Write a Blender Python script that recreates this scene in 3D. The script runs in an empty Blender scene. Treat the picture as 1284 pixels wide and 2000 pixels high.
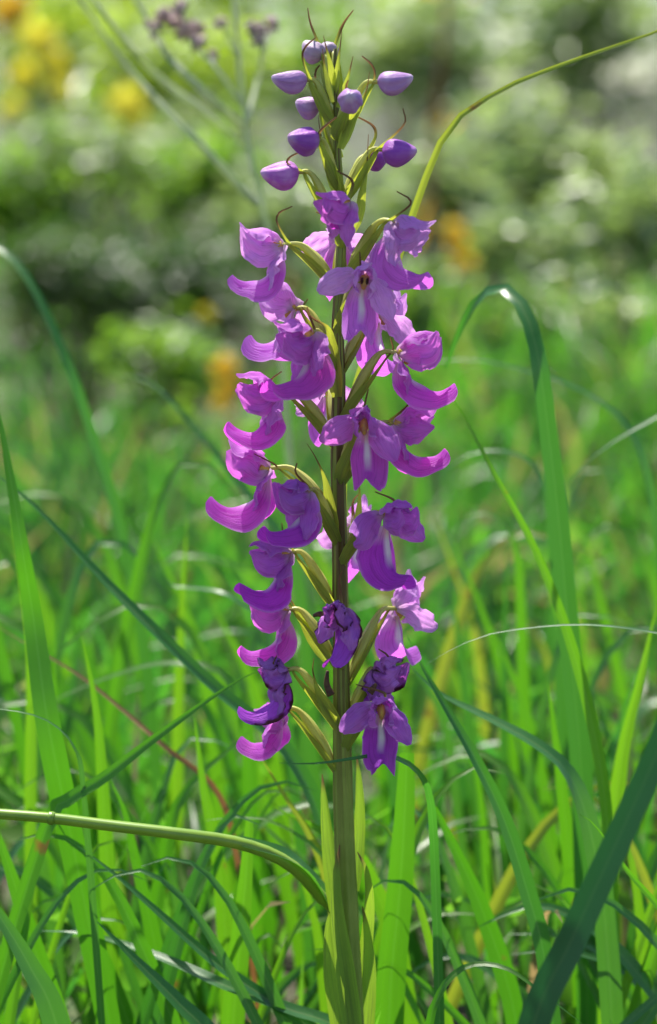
import bpy, math, random
import numpy as np
from mathutils import Vector, Matrix

# ------------------------------------------------------------------ camera, sky, sun, exposure
sc = bpy.context.scene
COL = sc.collection
rng = np.random.default_rng(7)
random.seed(7)

PITCH = math.radians(8.0)
TARGET = Vector((0.0, 0.0, 0.30))
CAM = TARGET + Vector((0, -math.cos(PITCH), math.sin(PITCH))) * 1.0
cd = bpy.data.cameras.new('camera')
cam = bpy.data.objects.new('camera', cd)
COL.objects.link(cam)
cam.location = CAM
cam.rotation_euler = (math.radians(90) - PITCH, 0, 0)
cd.sensor_fit = 'VERTICAL'
cd.sensor_height = 24.0
cd.sensor_width = 16.0
cd.lens = 60.0
cd.clip_start = 0.02
cd.clip_end = 2000
cd.dof.use_dof = True
cd.dof.focus_distance = 0.993
cd.dof.aperture_fstop = 4.0
cd.dof.aperture_blades = 7
sc.camera = cam

SUN_AZ = math.radians(-24)      # measured from +Y (behind the orchid) towards +X
SUN_EL = math.radians(65)
w = bpy.data.worlds.new("World"); sc.world = w; w.use_nodes = True
nt = w.node_tree
sky = nt.nodes.new('ShaderNodeTexSky'); sky.sky_type = 'NISHITA'; sky.sun_disc = False
sky.sun_elevation = SUN_EL; sky.sun_rotation = SUN_AZ
nt.nodes['Background'].inputs['Strength'].default_value = 0.11
nt.links.new(sky.outputs[0], nt.nodes['Background'].inputs[0])
sd = bpy.data.lights.new('sun', 'SUN'); sd.energy = 5.0; sd.angle = math.radians(0.55); sd.color = (1.0, 0.95, 0.86)
so = bpy.data.objects.new('sun', sd); COL.objects.link(so)
sv = Vector((math.sin(SUN_AZ) * math.cos(SUN_EL), math.cos(SUN_AZ) * math.cos(SUN_EL), math.sin(SUN_EL)))
so.rotation_euler = sv.to_track_quat('Z', 'Y').to_euler()
so.location = sv * 5
sc.view_settings.view_transform = 'Standard'
sc.view_settings.look = 'None'
sc.view_settings.exposure = 1.05
sc.view_settings.gamma = 1.0
sc.render.engine = 'CYCLES'
sc.cycles.use_denoising = True
sc.cycles.max_bounces = 8
sc.cycles.transparent_max_bounces = 4
sc.cycles.sample_clamp_indirect = 6.0

# ------------------------------------------------------------------ helpers
CP, SP = math.cos(PITCH), math.sin(PITCH)
FPX = 5000.0
def P(u, v, d=0.0):
    """point of the plane y=d seen at photograph position (u, v)"""
    a, b = (u - 642) / FPX, -(v - 1000) / FPX
    dr = Vector((a, CP + b * SP, -SP + b * CP))
    return CAM + dr * ((d - CAM.y) / dr.y)
PX = 0.0002

def catmull(pts, n):
    p = np.asarray(pts, float)
    if len(p) == 2:
        t = np.linspace(0, 1, n)[:, None]
        return p[0] * (1 - t) + p[1] * t
    e = np.vstack([2 * p[0] - p[1], p, 2 * p[-1] - p[-2]])
    m = len(p) - 1
    seg = np.linalg.norm(np.diff(p, axis=0), axis=1) ** 0.5 + 1e-9
    cum = np.concatenate([[0], np.cumsum(seg ** 2)])
    out = []
    for s in np.linspace(0, cum[-1], n):
        i = min(int(np.searchsorted(cum, s, 'right')) - 1, m - 1)
        t = (s - cum[i]) / (cum[i + 1] - cum[i])
        a, b, c, d = e[i], e[i + 1], e[i + 2], e[i + 3]
        out.append(0.5 * ((2 * b) + (-a + c) * t + (2 * a - 5 * b + 4 * c - d) * t * t + (-a + 3 * b - 3 * c + d) * t ** 3))
    return np.array(out)

def interp(vals, n):
    return np.interp(np.linspace(0, 1, n), np.linspace(0, 1, len(vals)), vals)

WL = {}
def empty(name, loc, label, cat, group=None):
    o = bpy.data.objects.new(name, None); COL.objects.link(o)
    o.location = loc; o.empty_display_size = 0.02
    WL[o] = Vector(loc)
    tag(o, label, cat, group)
    return o

def tag(o, label, cat, group=None):
    o['label'] = label; o['category'] = cat
    if group: o['group'] = group

def mk(name, verts, faces, mat, parent=None, uv=None, smooth=True, attr=None, pivot=None):
    verts = np.asarray(verts, np.float64)
    pv = Vector(pivot) if pivot is not None else Vector(verts[0])
    me = bpy.data.meshes.new(name)
    me.from_pydata((verts - np.array(pv)).tolist(), [], faces if isinstance(faces, list) else faces.tolist())
    if smooth: me.polygons.foreach_set('use_smooth', np.ones(len(me.polygons), bool))
    if uv is not None:
        li = np.empty(len(me.loops), np.int32); me.loops.foreach_get('vertex_index', li)
        ul = me.uv_layers.new(name='UVMap')
        ul.data.foreach_set('uv', np.asarray(uv, np.float32)[li].ravel())
    if attr is not None:
        a = me.attributes.new('tint', 'FLOAT', 'POINT'); a.data.foreach_set('value', np.asarray(attr, np.float32))
    me.materials.append(mat)
    o = bpy.data.objects.new(name, me); COL.objects.link(o)
    if parent is not None:
        o.parent = parent; o.location = pv - WL[parent]
    else:
        o.location = pv
    WL[o] = pv
    return o

def grid_faces(nu, nv, close_v=False):
    f = []
    m = nv if close_v else nv - 1
    for i in range(nu - 1):
        for j in range(m):
            k = (j + 1) % nv
            f.append((i * nv + j, i * nv + k, (i + 1) * nv + k, (i + 1) * nv + j))
    return f

def nrm(a): return a / (np.linalg.norm(a, axis=-1, keepdims=True) + 1e-12)

def sheet(pts, widths, normal, cup=0.0, fold=0.0, nu=14, nv=9, ruffle=0.0, seed=0, twist=0.0, rfreq=3.0, edge_curl=0.0):
    """thin organ along a centre line; cup/fold push its edges along +normal, in half-widths"""
    c = catmull(pts, nu); t = nrm(np.gradient(c, axis=0))
    normal = np.asarray(normal, float)
    if normal.ndim == 2:
        normal = np.stack([np.interp(np.linspace(0, 1, nu), np.linspace(0, 1, len(normal)), normal[:, k]) for k in range(3)], 1)
    else:
        normal = np.tile(normal, (nu, 1))
    s = nrm(np.cross(t, normal)); n = nrm(np.cross(s, t))
    if twist:
        a = np.linspace(0, twist, nu)[:, None]
        s, n = s * np.cos(a) + n * np.sin(a), n * np.cos(a) - s * np.sin(a)
    wd = interp(widths, nu)
    r = np.random.default_rng(seed)
    ph = r.uniform(0, 6.28, 6)
    V = []; UV = []
    for i in range(nu):
        u = i / (nu - 1)
        for v in np.linspace(-1, 1, nv):
            off = cup * v * v + fold * (math.sqrt(v * v + 0.03) - 0.17) - edge_curl * max(0, abs(v) - 0.6) ** 2 * 6
            ru = ruffle * (abs(v) ** 1.3) * (math.sin(rfreq * 6.28 * u + ph[0] + (1.7 if v > 0 else 0)) + 0.6 * math.sin(rfreq * 11.3 * u + ph[1] + 3 * v)) \
                + ruffle * (0.5 * math.sin(5 * v + ph[2] + 4 * u) + .45 * math.sin(9 * u + 7 * v + ph[3]) + .3 * math.sin(15 * u - 11 * v + ph[4]) + .2 * math.sin(23 * v + 3 * u + ph[5]))
            V.append(c[i] + s[i] * wd[i] * v + n[i] * wd[i] * (off + ru)); UV.append((u, v * 0.5 + 0.5))
    return np.array(V), grid_faces(nu, nv), np.array(UV)

def tube(pts, radii, nu=16, nv=12, ribs=0, ribd=0.0, twist=0.0, jitter=0.0, seed=0, cap=True):
    c = catmull(pts, nu); t = nrm(np.gradient(c, axis=0))
    ref = np.array([0.31, -0.9, 0.2]); s = nrm(np.cross(t, ref)); n = np.cross(s, t)
    rd = interp(radii, nu)
    r = np.random.default_rng(seed); ph = r.uniform(0, 6.28)
    V = []; UV = []
    for i in range(nu):
        u = i / (nu - 1)
        for j in range(nv):
            a = 2 * math.pi * j / nv
            rr = rd[i] * (1 + ribd * math.cos(ribs * (a + twist * u) + ph)) * (1 + jitter * r.normal())
            V.append(c[i] + (s[i] * math.cos(a) + n[i] * math.sin(a)) * rr); UV.append((u, j / nv))
    f = grid_faces(nu, nv, True)
    if cap:
        f.append(tuple(range(nv - 1, -1, -1))); f.append(tuple(range((nu - 1) * nv, nu * nv)))
    return np.array(V), f, np.array(UV)

def join(parts):
    V = []; F = []; U = []; o = 0
    for v, f, u in parts:
        V.append(v); U.append(u); F += [tuple(int(i) + o for i in q) for q in f]; o += len(v)
    return np.vstack(V), F, np.vstack(U)

# ------------------------------------------------------------------ materials
def mat_new(name):
    m = bpy.data.materials.new(name); m.use_nodes = True
    t = m.node_tree; t.nodes.clear()
    return m, t, t.nodes.new('ShaderNodeOutputMaterial')

def N(t, k, **kw):
    n = t.nodes.new(k)
    for a, b in kw.items(): setattr(n, a, b)
    return n

def ramp(t, stops, interp='LINEAR'):
    r = N(t, 'ShaderNodeValToRGB'); r.color_ramp.interpolation = interp
    e = r.color_ramp.elements
    while len(e) < len(stops): e.new(0.5)
    for k, (p, c) in zip(e, stops): k.position = p; k.color = (*c, 1)
    return r

def mixc(t, fac, a, b, mode='MIX'):
    n = N(t, 'ShaderNodeMix', data_type='RGBA', blend_type=mode)
    for i, x in ((0, fac), (6, a), (7, b)):
        if hasattr(x, 'is_linked'): t.links.new(x, n.inputs[i])
        elif i == 0: n.inputs[i].default_value = x
        else: n.inputs[i].default_value = (*x, 1)
    return n.outputs[2]

def math_(t, op, a, b=0.0):
    n = N(t, 'ShaderNodeMath', operation=op)
    for i, x in ((0, a), (1, b)):
        if hasattr(x, 'is_linked'): t.links.new(x, n.inputs[i])
        else: n.inputs[i].default_value = x
    return n.outputs[0]

def leaf_shader(t, out, col, tcol, fac, rough, spec, bump=None, bstr=0.2, bdist=0.0003):
    p = N(t, 'ShaderNodeBsdfPrincipled'); tr = N(t, 'ShaderNodeBsdfTranslucent'); mx = N(t, 'ShaderNodeMixShader')
    t.links.new(col, p.inputs['Base Color']); t.links.new(tcol, tr.inputs['Color'])
    p.inputs['Roughness'].default_value = rough
    p.inputs['Specular IOR Level'].default_value = spec
    mx.inputs[0].default_value = fac
    t.links.new(p.outputs[0], mx.inputs[1]); t.links.new(tr.outputs[0], mx.inputs[2])
    if bump is not None:
        b = N(t, 'ShaderNodeBump'); b.inputs['Strength'].default_value = bstr; b.inputs['Distance'].default_value = bdist
        t.links.new(bump, b.inputs['Height'])
        t.links.new(b.outputs[0], p.inputs['Normal']); t.links.new(b.outputs[0], tr.inputs['Normal'])
    t.links.new(mx.outputs[0], out.inputs[0])

def uvsep(t):
    uv = N(t, 'ShaderNodeUVMap'); uv.uv_map = 'UVMap'
    s = N(t, 'ShaderNodeSeparateXYZ'); t.links.new(uv.outputs[0], s.inputs[0])
    return uv.outputs[0], s.outputs[0], s.outputs[1]

def noise(t, vec, scale, detail=3, sc3=None, dist=0.0):
    if sc3:
        mp = N(t, 'ShaderNodeMapping'); t.links.new(vec, mp.inputs[0]); mp.inputs['Scale'].default_value = sc3; vec = mp.outputs[0]
    n = N(t, 'ShaderNodeTexNoise'); n.inputs['Scale'].default_value = scale; n.inputs['Detail'].default_value = detail
    n.inputs['Distortion'].default_value = dist
    t.links.new(vec, n.inputs['Vector'])
    return n.outputs[0]

def petal_mat(name, base, deep, trans, pale=(0.80, 0.66, 0.74), stripe=False, wilt=False):
    m, t, out = mat_new(name)
    uv, u, v = uvsep(t)
    gc = N(t, 'ShaderNodeNewGeometry')
    oi = N(t, 'ShaderNodeObjectInfo')
    vein = noise(t, uv, 1.0, 2, (2.5, 34, 1), 0.4)
    blot = noise(t, gc.outputs['Position'], 110, 3)
    c = mixc(t, ramp_fac(t, blot, 0.35, 0.7), base, deep)
    c = mixc(t, ramp_fac(t, vein, 0.48, 0.68, 0.6), c, tuple(x * 0.62 for x in deep))
    rnd = N(t, 'ShaderNodeHueSaturation'); 
    t.links.new(c, rnd.inputs['Color'])
    t.links.new(math_(t, 'ADD', math_(t, 'MULTIPLY', oi.outputs['Random'], 0.03), 0.485), rnd.inputs['Hue'])
    t.links.new(math_(t, 'ADD', math_(t, 'MULTIPLY', oi.outputs['Random'], 0.35), 0.85), rnd.inputs['Value'])
    c = rnd.outputs[0]
    vv = math_(t, 'ABSOLUTE', math_(t, 'SUBTRACT', v, 0.5))      # 0 centre .. 0.5 edge
    # pale claw
    c = mixc(t, ramp_fac(t, u, 0.26, 0.02, 0.85), c, pale)
    tc = mixc(t, ramp_fac(t, u, 0.26, 0.02, 0.7), trans, pale)
    tc = mixc(t, ramp_fac(t, vein, 0.46, 0.66, 0.5), tc, tuple(x * 0.55 for x in trans))
    # sunlit petal edge, painted in as a pale rim
    rim = ramp_fac(t, vv, 0.45, 0.5, 0.6 if not wilt else 0.0)
    c = mixc(t, rim, c, (0.72, 0.50, 0.80))
    if stripe:
        f = math_(t, 'MULTIPLY', ramp_fac(t, vv, 0.13, 0.04), ramp_fac(t, u, 0.62, 0.36))
        c = mixc(t, f, c, (0.86, 0.80, 0.86)); tc = mixc(t, f, tc, (0.8, 0.7, 0.8))
        y = math_(t, 'MULTIPLY', ramp_fac(t, vv, 0.32, 0.1), ramp_fac(t, u, 0.2, 0.06))
        c = mixc(t, y, c, (0.75, 0.45, 0.08))
    if wilt:
        k = ramp_fac(t, math_(t, 'ADD', math_(t, 'MULTIPLY', vv, 1.3), blot), 1.05, 1.2)
        c = mixc(t, k, c, (0.08, 0.015, 0.025)); tc = mixc(t, k, tc, (0.04, 0.01, 0.01))
    cell = noise(t, gc.outputs['Position'], 2600, 2)
    h = math_(t, 'ADD', math_(t, 'MULTIPLY', vein, 0.7), math_(t, 'MULTIPLY', cell, 0.4))
    leaf_shader(t, out, c, tc, (0.55 if stripe else 0.47) if not wilt else 0.3, 0.55, 0.22, h, 0.8, 0.0007)
    return m

def ramp_fac(t, x, a, b, top=1.0):
    n = N(t, 'ShaderNodeMapRange'); n.interpolation_type = 'SMOOTHSTEP' if a < b else 'LINEAR'
    n.inputs['From Min'].default_value = a; n.inputs['From Max'].default_value = b
    n.inputs['To Max'].default_value = top
    t.links.new(x, n.inputs['Value'])
    return n.outputs[0]

M = {}
M['petal'] = petal_mat('lilac_petal', (0.60, 0.22, 0.69), (0.51, 0.15, 0.62), (0.88, 0.21, 0.82))
M['lip'] = petal_mat('violet_lip', (0.56, 0.13, 0.64), (0.48, 0.09, 0.60), (0.84, 0.09, 0.74), stripe=True)
M['petal_pale'] = petal_mat('pale_lilac_petal', (0.68, 0.37, 0.78), (0.60, 0.28, 0.73), (0.92, 0.42, 0.92))
M['lip_pale'] = petal_mat('pale_violet_lip', (0.54, 0.21, 0.70), (0.48, 0.15, 0.67), (0.76, 0.16, 0.78), stripe=True)
M['petal_deep'] = petal_mat('deep_violet_petal', (0.52, 0.19, 0.66), (0.43, 0.12, 0.60), (0.70, 0.14, 0.72))
M['lip_deep'] = petal_mat('deep_violet_lip', (0.42, 0.075, 0.62), (0.34, 0.05, 0.57), (0.66, 0.05, 0.70), stripe=True)
M['petal_wilt'] = petal_mat('wilted_petal', (0.50, 0.20, 0.62), (0.38, 0.11, 0.52), (0.6, 0.12, 0.62), (0.45, 0.22, 0.4), wilt=True)
M['lip_wilt'] = petal_mat('wilted_lip', (0.38, 0.08, 0.60), (0.30, 0.055, 0.52), (0.55, 0.05, 0.65), (0.3, 0.12, 0.4), wilt=True)

def bud_mat(name, base, deep, tip):
    m, t, out = mat_new(name)
    uv, u, v = uvsep(t); g = N(t, 'ShaderNodeNewGeometry')
    n1 = noise(t, uv, 1.0, 3, (2, 12, 1), 0.3)
    n2 = noise(t, g.outputs['Position'], 160, 3)
    c = mixc(t, ramp_fac(t, n1, 0.35, 0.7), base, deep)
    c = mixc(t, ramp_fac(t, n2, 0.5, 0.8, 0.5), c, tip)
    c = mixc(t, ramp_fac(t, u, 0.78, 1.0, 0.8), c, tip)
    leaf_shader(t, out, c, c, 0.22, 0.5, 0.3, math_(t, 'ADD', n1, math_(t, 'MULTIPLY', noise(t, g.outputs['Position'], 1500, 2), .4)), 0.6, 0.0006)
    return m
M['bud_purple'] = bud_mat('violet_bud', (0.36, 0.10, 0.46), (0.30, 0.06, 0.44), (0.60, 0.35, 0.62))
M['bud_lilac'] = bud_mat('lilac_bud', (0.46, 0.26, 0.52), (0.38, 0.18, 0.48), (0.66, 0.52, 0.68))
M['bud_grey'] = bud_mat('greyish_bud', (0.44, 0.33, 0.44), (0.40, 0.26, 0.42), (0.50, 0.50, 0.46))
M['bud_pink'] = bud_mat('pink_bud', (0.50, 0.16, 0.56), (0.42, 0.09, 0.50), (0.72, 0.48, 0.72))

def green_mat(name, c1, c2, tcol, fac=0.3, streak=None, rough=0.45, spec=0.4, tipcol=None, tip=(0.6, 0.85), vscale=30, lscale=2.0, bstr=0.3, fade=None, sr=(.48, .66)):
    m, t, out = mat_new(name)
    uv, u, v = uvsep(t); g = N(t, 'ShaderNodeNewGeometry')
    n1 = noise(t, g.outputs['Position'], 90, 3)
    st = noise(t, uv, 1.0, 3, (lscale, vscale, 1), 0.2)
    c = mixc(t, ramp_fac(t, n1, 0.35, 0.68), c1, c2); tc = mixc(t, 0.0, tcol, tcol)
    if streak:
        f = ramp_fac(t, st, sr[0], sr[1], 0.85)
        if fade: f = math_(t, 'MULTIPLY', f, ramp_fac(t, u, fade[1], fade[0]))
        c = mixc(t, f, c, streak); tc = mixc(t, f, tc, streak)
    if tipcol:
        f = ramp_fac(t, u, tip[0], tip[1])
        c = mixc(t, f, c, tipcol); tc = mixc(t, f, tc, tipcol)
    leaf_shader(t, out, c, tc, fac, rough, spec, st, bstr, 0.0004)
    return m
M['stem'] = green_mat('orchid_stem_green', (0.22, 0.30, 0.05), (0.28, 0.35, 0.065), (0.4, 0.46, 0.04), 0.2, (0.10, 0.04, 0.02), vscale=12, lscale=4, bstr=1.0, fade=(.45, .68), sr=(.42, .54))
M['ovary'] = green_mat('ovary_green', (0.50, 0.54, 0.13), (0.58, 0.60, 0.19), (0.75, 0.75, 0.15), 0.35, (0.26, 0.15, 0.06), vscale=7, lscale=1.2)
M['bract'] = green_mat('bract_green', (0.20, 0.30, 0.06), (0.28, 0.36, 0.07), (0.62, 0.70, 0.05), 0.5, (0.24, 0.25, 0.06), tipcol=(0.17, 0.085, 0.035), tip=(0.6, 0.8))
M['sheath'] = green_mat('sheath_green', (0.16, 0.27, 0.04), (0.21, 0.32, 0.05), (0.36, 0.58, 0.03), 0.45, (0.14, 0.22, 0.04), tipcol=(0.20, 0.12, 0.05), tip=(0.86, 0.97))

def plain_mat(name, c1, c2, rough=0.6, scale=80, spec=0.3, bstr=0.4):
    m, t, out = mat_new(name); g = N(t, 'ShaderNodeNewGeometry')
    n1 = noise(t, g.outputs['Position'], scale, 4)
    p = N(t, 'ShaderNodeBsdfPrincipled'); p.inputs['Roughness'].default_value = rough; p.inputs['Specular IOR Level'].default_value = spec
    t.links.new(mixc(t, ramp_fac(t, n1, 0.35, 0.65), c1, c2), p.inputs['Base Color'])
    b = N(t, 'ShaderNodeBump'); b.inputs['Strength'].default_value = bstr; b.inputs['Distance'].default_value = 0.001
    t.links.new(n1, b.inputs['Height']); t.links.new(b.outputs[0], p.inputs['Normal'])
    t.links.new(p.outputs[0], out.inputs[0])
    return m
M['g_stem'] = green_mat('grass_stem_green', (0.17, 0.30, 0.025), (0.22, 0.35, 0.035), (0.4, 0.5, 0.03), 0.2, (0.10, 0.21, 0.02), rough=.35, spec=.6, vscale=8)
M['drystem'] = green_mat('grey_green_stalk', (0.48, 0.54, 0.38), (0.56, 0.60, 0.45), (0.62, 0.70, 0.42), 0.55, (0.40, 0.45, 0.3), rough=.5, vscale=8)
M['column'] = plain_mat('yellow_column', (0.62, 0.42, 0.06), (0.50, 0.28, 0.10), 0.45, 600)
M['spot'] = plain_mat('dark_brown_spot', (0.035, 0.012, 0.008), (0.06, 0.02, 0.01), 0.4, 500)
M['dead'] = plain_mat('dead_brown', (0.05, 0.02, 0.012), (0.10, 0.05, 0.02), 0.6, 400)

def grass_mat(name, stops, tstops, fac=0.45, rough=0.38, spec=0.5, use_attr=False, brown=0.0, midrib=0.35):
    m, t, out = mat_new(name); g = N(t, 'ShaderNodeNewGeometry')
    if use_attr:
        a = N(t, 'ShaderNodeAttribute'); a.attribute_name = 'tint'; x = a.outputs['Fac']
    else:
        oi = N(t, 'ShaderNodeObjectInfo'); x = oi.outputs['Random']
    c = ramp(t, stops); t.links.new(x, c.inputs[0]); c = c.outputs[0]
    tc = ramp(t, tstops); t.links.new(x, tc.inputs[0]); tc = tc.outputs[0]
    blot = noise(t, g.outputs['Position'], 35, 4)
    c = mixc(t, ramp_fac(t, blot, 0.35, 0.7, 0.5), c, tuple(k * 0.6 for k in stops[0][1]))
    h = None
    if not use_attr:
        uv, u, v = uvsep(t)
        st = noise(t, uv, 1.0, 2, (0.6, 26, 1)); h = st
        f = ramp_fac(t, st, 0.5, 0.72, 0.45)
        c = mixc(t, f, c, tuple(k * 1.5 for k in stops[-1][1])); 
        tc = mixc(t, ramp_fac(t, st, 0.5, 0.7, 0.35), tc, tuple(k * 0.5 for k in tstops[0][1]))
        mid = ramp_fac(t, math_(t, 'ABSOLUTE', math_(t, 'SUBTRACT', v, 0.5)), 0.07, 0.02, midrib)
        c = mixc(t, mid, c, (0.24, 0.32, 0.12))
    if brown:
        b2 = noise(t, g.outputs['Position'], 60, 3)
        f = ramp_fac(t, b2, 0.70 - brown * 0.2, 0.80 - brown * 0.2, 0.9)
        c = mixc(t, f, c, (0.22, 0.10, 0.035)); tc = mixc(t, f, tc, (0.30, 0.12, 0.03))
    leaf_shader(t, out, c, tc, fac, rough, spec, h, 0.25, 0.0003)
    return m
G_ST = [(0.0, (0.045, 0.13, 0.015)), (0.5, (0.065, 0.165, 0.018)), (1.0, (0.09, 0.19, 0.022))]
G_TR = [(0.0, (0.10, 0.40, 0.008)), (0.5, (0.16, 0.50, 0.01)), (1.0, (0.26, 0.58, 0.012))]
M['g_fresh'] = grass_mat('fresh_grass', G_ST, G_TR, 0.5, brown=0.06)
M['g_blue'] = grass_mat('bluish_grass', [(0, (0.03, 0.12, 0.03)), (1, (0.045, 0.145, 0.04))], [(0, (0.08, 0.34, 0.02)), (1, (0.13, 0.42, 0.025))], 0.4, 0.33, 0.6)
M['g_yellow'] = grass_mat('yellowish_grass', [(0, (0.14, 0.20, 0.03)), (1, (0.18, 0.22, 0.04))], [(0, (0.42, 0.55, 0.03)), (1, (0.5, 0.58, 0.04))], 0.5, 0.4, 0.4, brown=0.25)
M['g_dark'] = grass_mat('dark_blue_green_grass', [(0, (0.014, 0.075, 0.026)), (1, (0.016, 0.08, 0.028))], [(0, (0.03, 0.24, 0.04)), (1, (0.04, 0.26, 0.05))], 0.15, 0.4, 0.5, midrib=0.1)
M['g_dry'] = grass_mat('dry_grass', [(0, (0.25, 0.13, 0.06)), (1, (0.30, 0.18, 0.09))], [(0, (0.4, 0.16, 0.05)), (1, (0.42, 0.22, 0.08))], 0.35, 0.55, 0.3)
M['g_stuff'] = grass_mat('meadow_grass', [(0.0, (0.045, 0.12, 0.02)), (0.45, (0.065, 0.16, 0.02)), (0.85, (0.10, 0.19, 0.025)), (0.93, (0.20, 0.19, 0.08)), (1.0, (0.24, 0.18, 0.09))],
                         [(0.0, (0.05, 0.26, 0.025)), (0.45, (0.09, 0.35, 0.022)), (0.85, (0.17, 0.45, 0.025)), (0.93, (0.32, 0.32, 0.08)), (1.0, (0.32, 0.22, 0.09))], 0.48, 0.38, 0.5, True)

def foliage_mat(name, a, b, ta, tb, fac=0.4, rough=0.4, spec=0.5):
    return grass_mat(name, [(0, a), (1, b)], [(0, ta), (1, tb)], fac, rough, spec, True)
M['f_pale'] = foliage_mat('pale_grey_green_leaf', (0.15, 0.22, 0.10), (0.27, 0.34, 0.17), (0.22, 0.38, 0.07), (0.42, 0.54, 0.14), 0.42, 0.38, 0.8)
M['f_mid'] = foliage_mat('mid_green_leaf', (0.06, 0.14, 0.02), (0.13, 0.22, 0.04), (0.16, 0.40, 0.02), (0.34, 0.54, 0.045), 0.48)
M['f_bright'] = foliage_mat('bright_green_leaf', (0.12, 0.22, 0.03), (0.19, 0.28, 0.045), (0.36, 0.60, 0.03), (0.58, 0.70, 0.05), 0.5)
M['f_cover'] = foliage_mat('herb_leaf', (0.06, 0.14, 0.02), (0.10, 0.18, 0.03), (0.10, 0.32, 0.02), (0.18, 0.42, 0.03), 0.45, 0.7, 0.2)
M['f_dark'] = foliage_mat('dark_and_shaded_leaf', (0.035, 0.075, 0.02), (0.06, 0.10, 0.03), (0.07, 0.18, 0.02), (0.12, 0.24, 0.03), 0.3)  # on the low shrubs this dark tone stands in for shade
M['yellow'] = foliage_mat('yellow_petal', (0.78, 0.68, 0.05), (0.82, 0.74, 0.10), (0.85, 0.75, 0.05), (0.85, 0.78, 0.08), 0.5, 0.5, 0.3)
M['orange'] = foliage_mat('orange_petal', (0.72, 0.42, 0.04), (0.76, 0.52, 0.06), (0.8, 0.48, 0.03), (0.8, 0.55, 0.05), 0.5, 0.5, 0.3)
M['bark'] = plain_mat('shrub_bark', (0.09, 0.055, 0.035), (0.15, 0.10, 0.07), 0.8, 60)
M['redstalk'] = plain_mat('reddish_stalk', (0.22, 0.09, 0.045), (0.30, 0.14, 0.07), 0.7, 60)
M['seed'] = plain_mat('mauve_brown_seed', (0.30, 0.20, 0.18), (0.46, 0.34, 0.33), 0.8, 300)

# ground
def ground_mat():
    m, t, out = mat_new('soil_and_litter'); g = N(t, 'ShaderNodeNewGeometry')
    a = noise(t, g.outputs['Position'], 9, 6); b = noise(t, g.outputs['Position'], 60, 5)
    c = mixc(t, ramp_fac(t, a, 0.4, 0.62), (0.045, 0.032, 0.02), (0.05, 0.085, 0.025))
    c = mixc(t, ramp_fac(t, b, 0.55, 0.75, 0.7), c, (0.13, 0.10, 0.05))
    p = N(t, 'ShaderNodeBsdfPrincipled'); p.inputs['Roughness'].default_value = 0.9
    t.links.new(c, p.inputs['Base Color'])
    bp = N(t, 'ShaderNodeBump'); bp.inputs['Strength'].default_value = 0.8; bp.inputs['Distance'].default_value = 0.01
    t.links.new(b, bp.inputs['Height']); t.links.new(bp.outputs[0], p.inputs['Normal'])
    t.links.new(p.outputs[0], out.inputs[0])
    return m
M['ground'] = ground_mat()

# ------------------------------------------------------------------ ground
def gz(x, y):
    x = np.asarray(x, float); y = np.asarray(y, float)
    s = np.clip((y - 1.0) / 6.0, 0, 1)
    far = np.clip((y - 8) / 60, 0, 1)
    return 0.38 * s * s * (3 - 2 * s) + 2.0 * far + 0.012 * np.sin(x * 5.1 + y * 3.3) * np.clip(np.abs(y) * 2, 0, 1)
xs = np.concatenate([[-400, -120, -40, -15, -8], np.linspace(-5, 5, 61), [8, 15, 40, 120, 400]])
ys = np.concatenate([[-300, -80, -20, -8, -4], np.linspace(-2.5, 8, 71), [10, 14, 20, 30, 50, 90, 200, 600]])
gx, gy = np.meshgrid(xs, ys)
gv = np.stack([gx.ravel(), gy.ravel(), gz(gx.ravel(), gy.ravel())], 1)
o = mk('ground', gv, grid_faces(len(ys), len(xs)), M['ground'], pivot=(0, 0, 0)); o['kind'] = 'structure'

# ------------------------------------------------------------------ meadow grass (uncountable) and ground cover
def blade_cloud(roots, heading, length, th0, th1, width, tint, K=7, rs=None, curl=1.5):
    n = len(roots)
    t = np.linspace(0, 1, K)
    th = th0[:, None] + th1[:, None] * t[None] ** curl
    hd = np.stack([np.cos(heading), np.sin(heading), np.zeros(n)], 1)
    seg = (length / (K - 1))[:, None]
    dz = np.cos(th) * seg; dh = np.sin(th) * seg
    z = np.concatenate([np.zeros((n, 1)), np.cumsum(dz[:, :-1], 1)], 1)
    h = np.concatenate([np.zeros((n, 1)), np.cumsum(dh[:, :-1], 1)], 1)
    c = roots[:, None, :] + hd[:, None, :] * h[..., None]; c[..., 2] += z
    tw = rs.uniform(-0.9, 0.9, n)
    side0 = np.stack([-np.sin(heading), np.cos(heading), np.zeros(n)], 1)
    up = np.array([0, 0, 1.0])
    nor = -hd[:, None, :] * np.cos(th)[..., None] + up * np.sin(th)[..., None]
    tt = tw[:, None] * (0.3 + t[None]);
    side = side0[:, None, :] * np.cos(tt)[..., None] + nor * np.sin(tt)[..., None]
    nor2 = nor * np.cos(tt)[..., None] - side0[:, None, :] * np.sin(tt)[..., None]
    prof = np.interp(t, [0, 0.15, 0.5, 0.8, 1], [0.55, 0.85, 1.0, 0.6, 0.04])
    wv = (width[:, None] * prof[None])[..., None] * 0.5
    L = c - side * wv + nor2 * wv * 0.35; R = c + side * wv + nor2 * wv * 0.35
    V = np.stack([L, c, R], 2).reshape(-1, 3)
    base = (np.arange(n) * K * 3)[:, None, None]
    i = np.arange(K - 1)[None, :, None] * 3
    j = np.arange(2)[None, None, :]
    a = base + i + j
    F = np.stack([a, a + 1, a + 4, a + 3], -1).reshape(-1, 4)
    return V, F, np.repeat(tint, K * 3)

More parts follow.
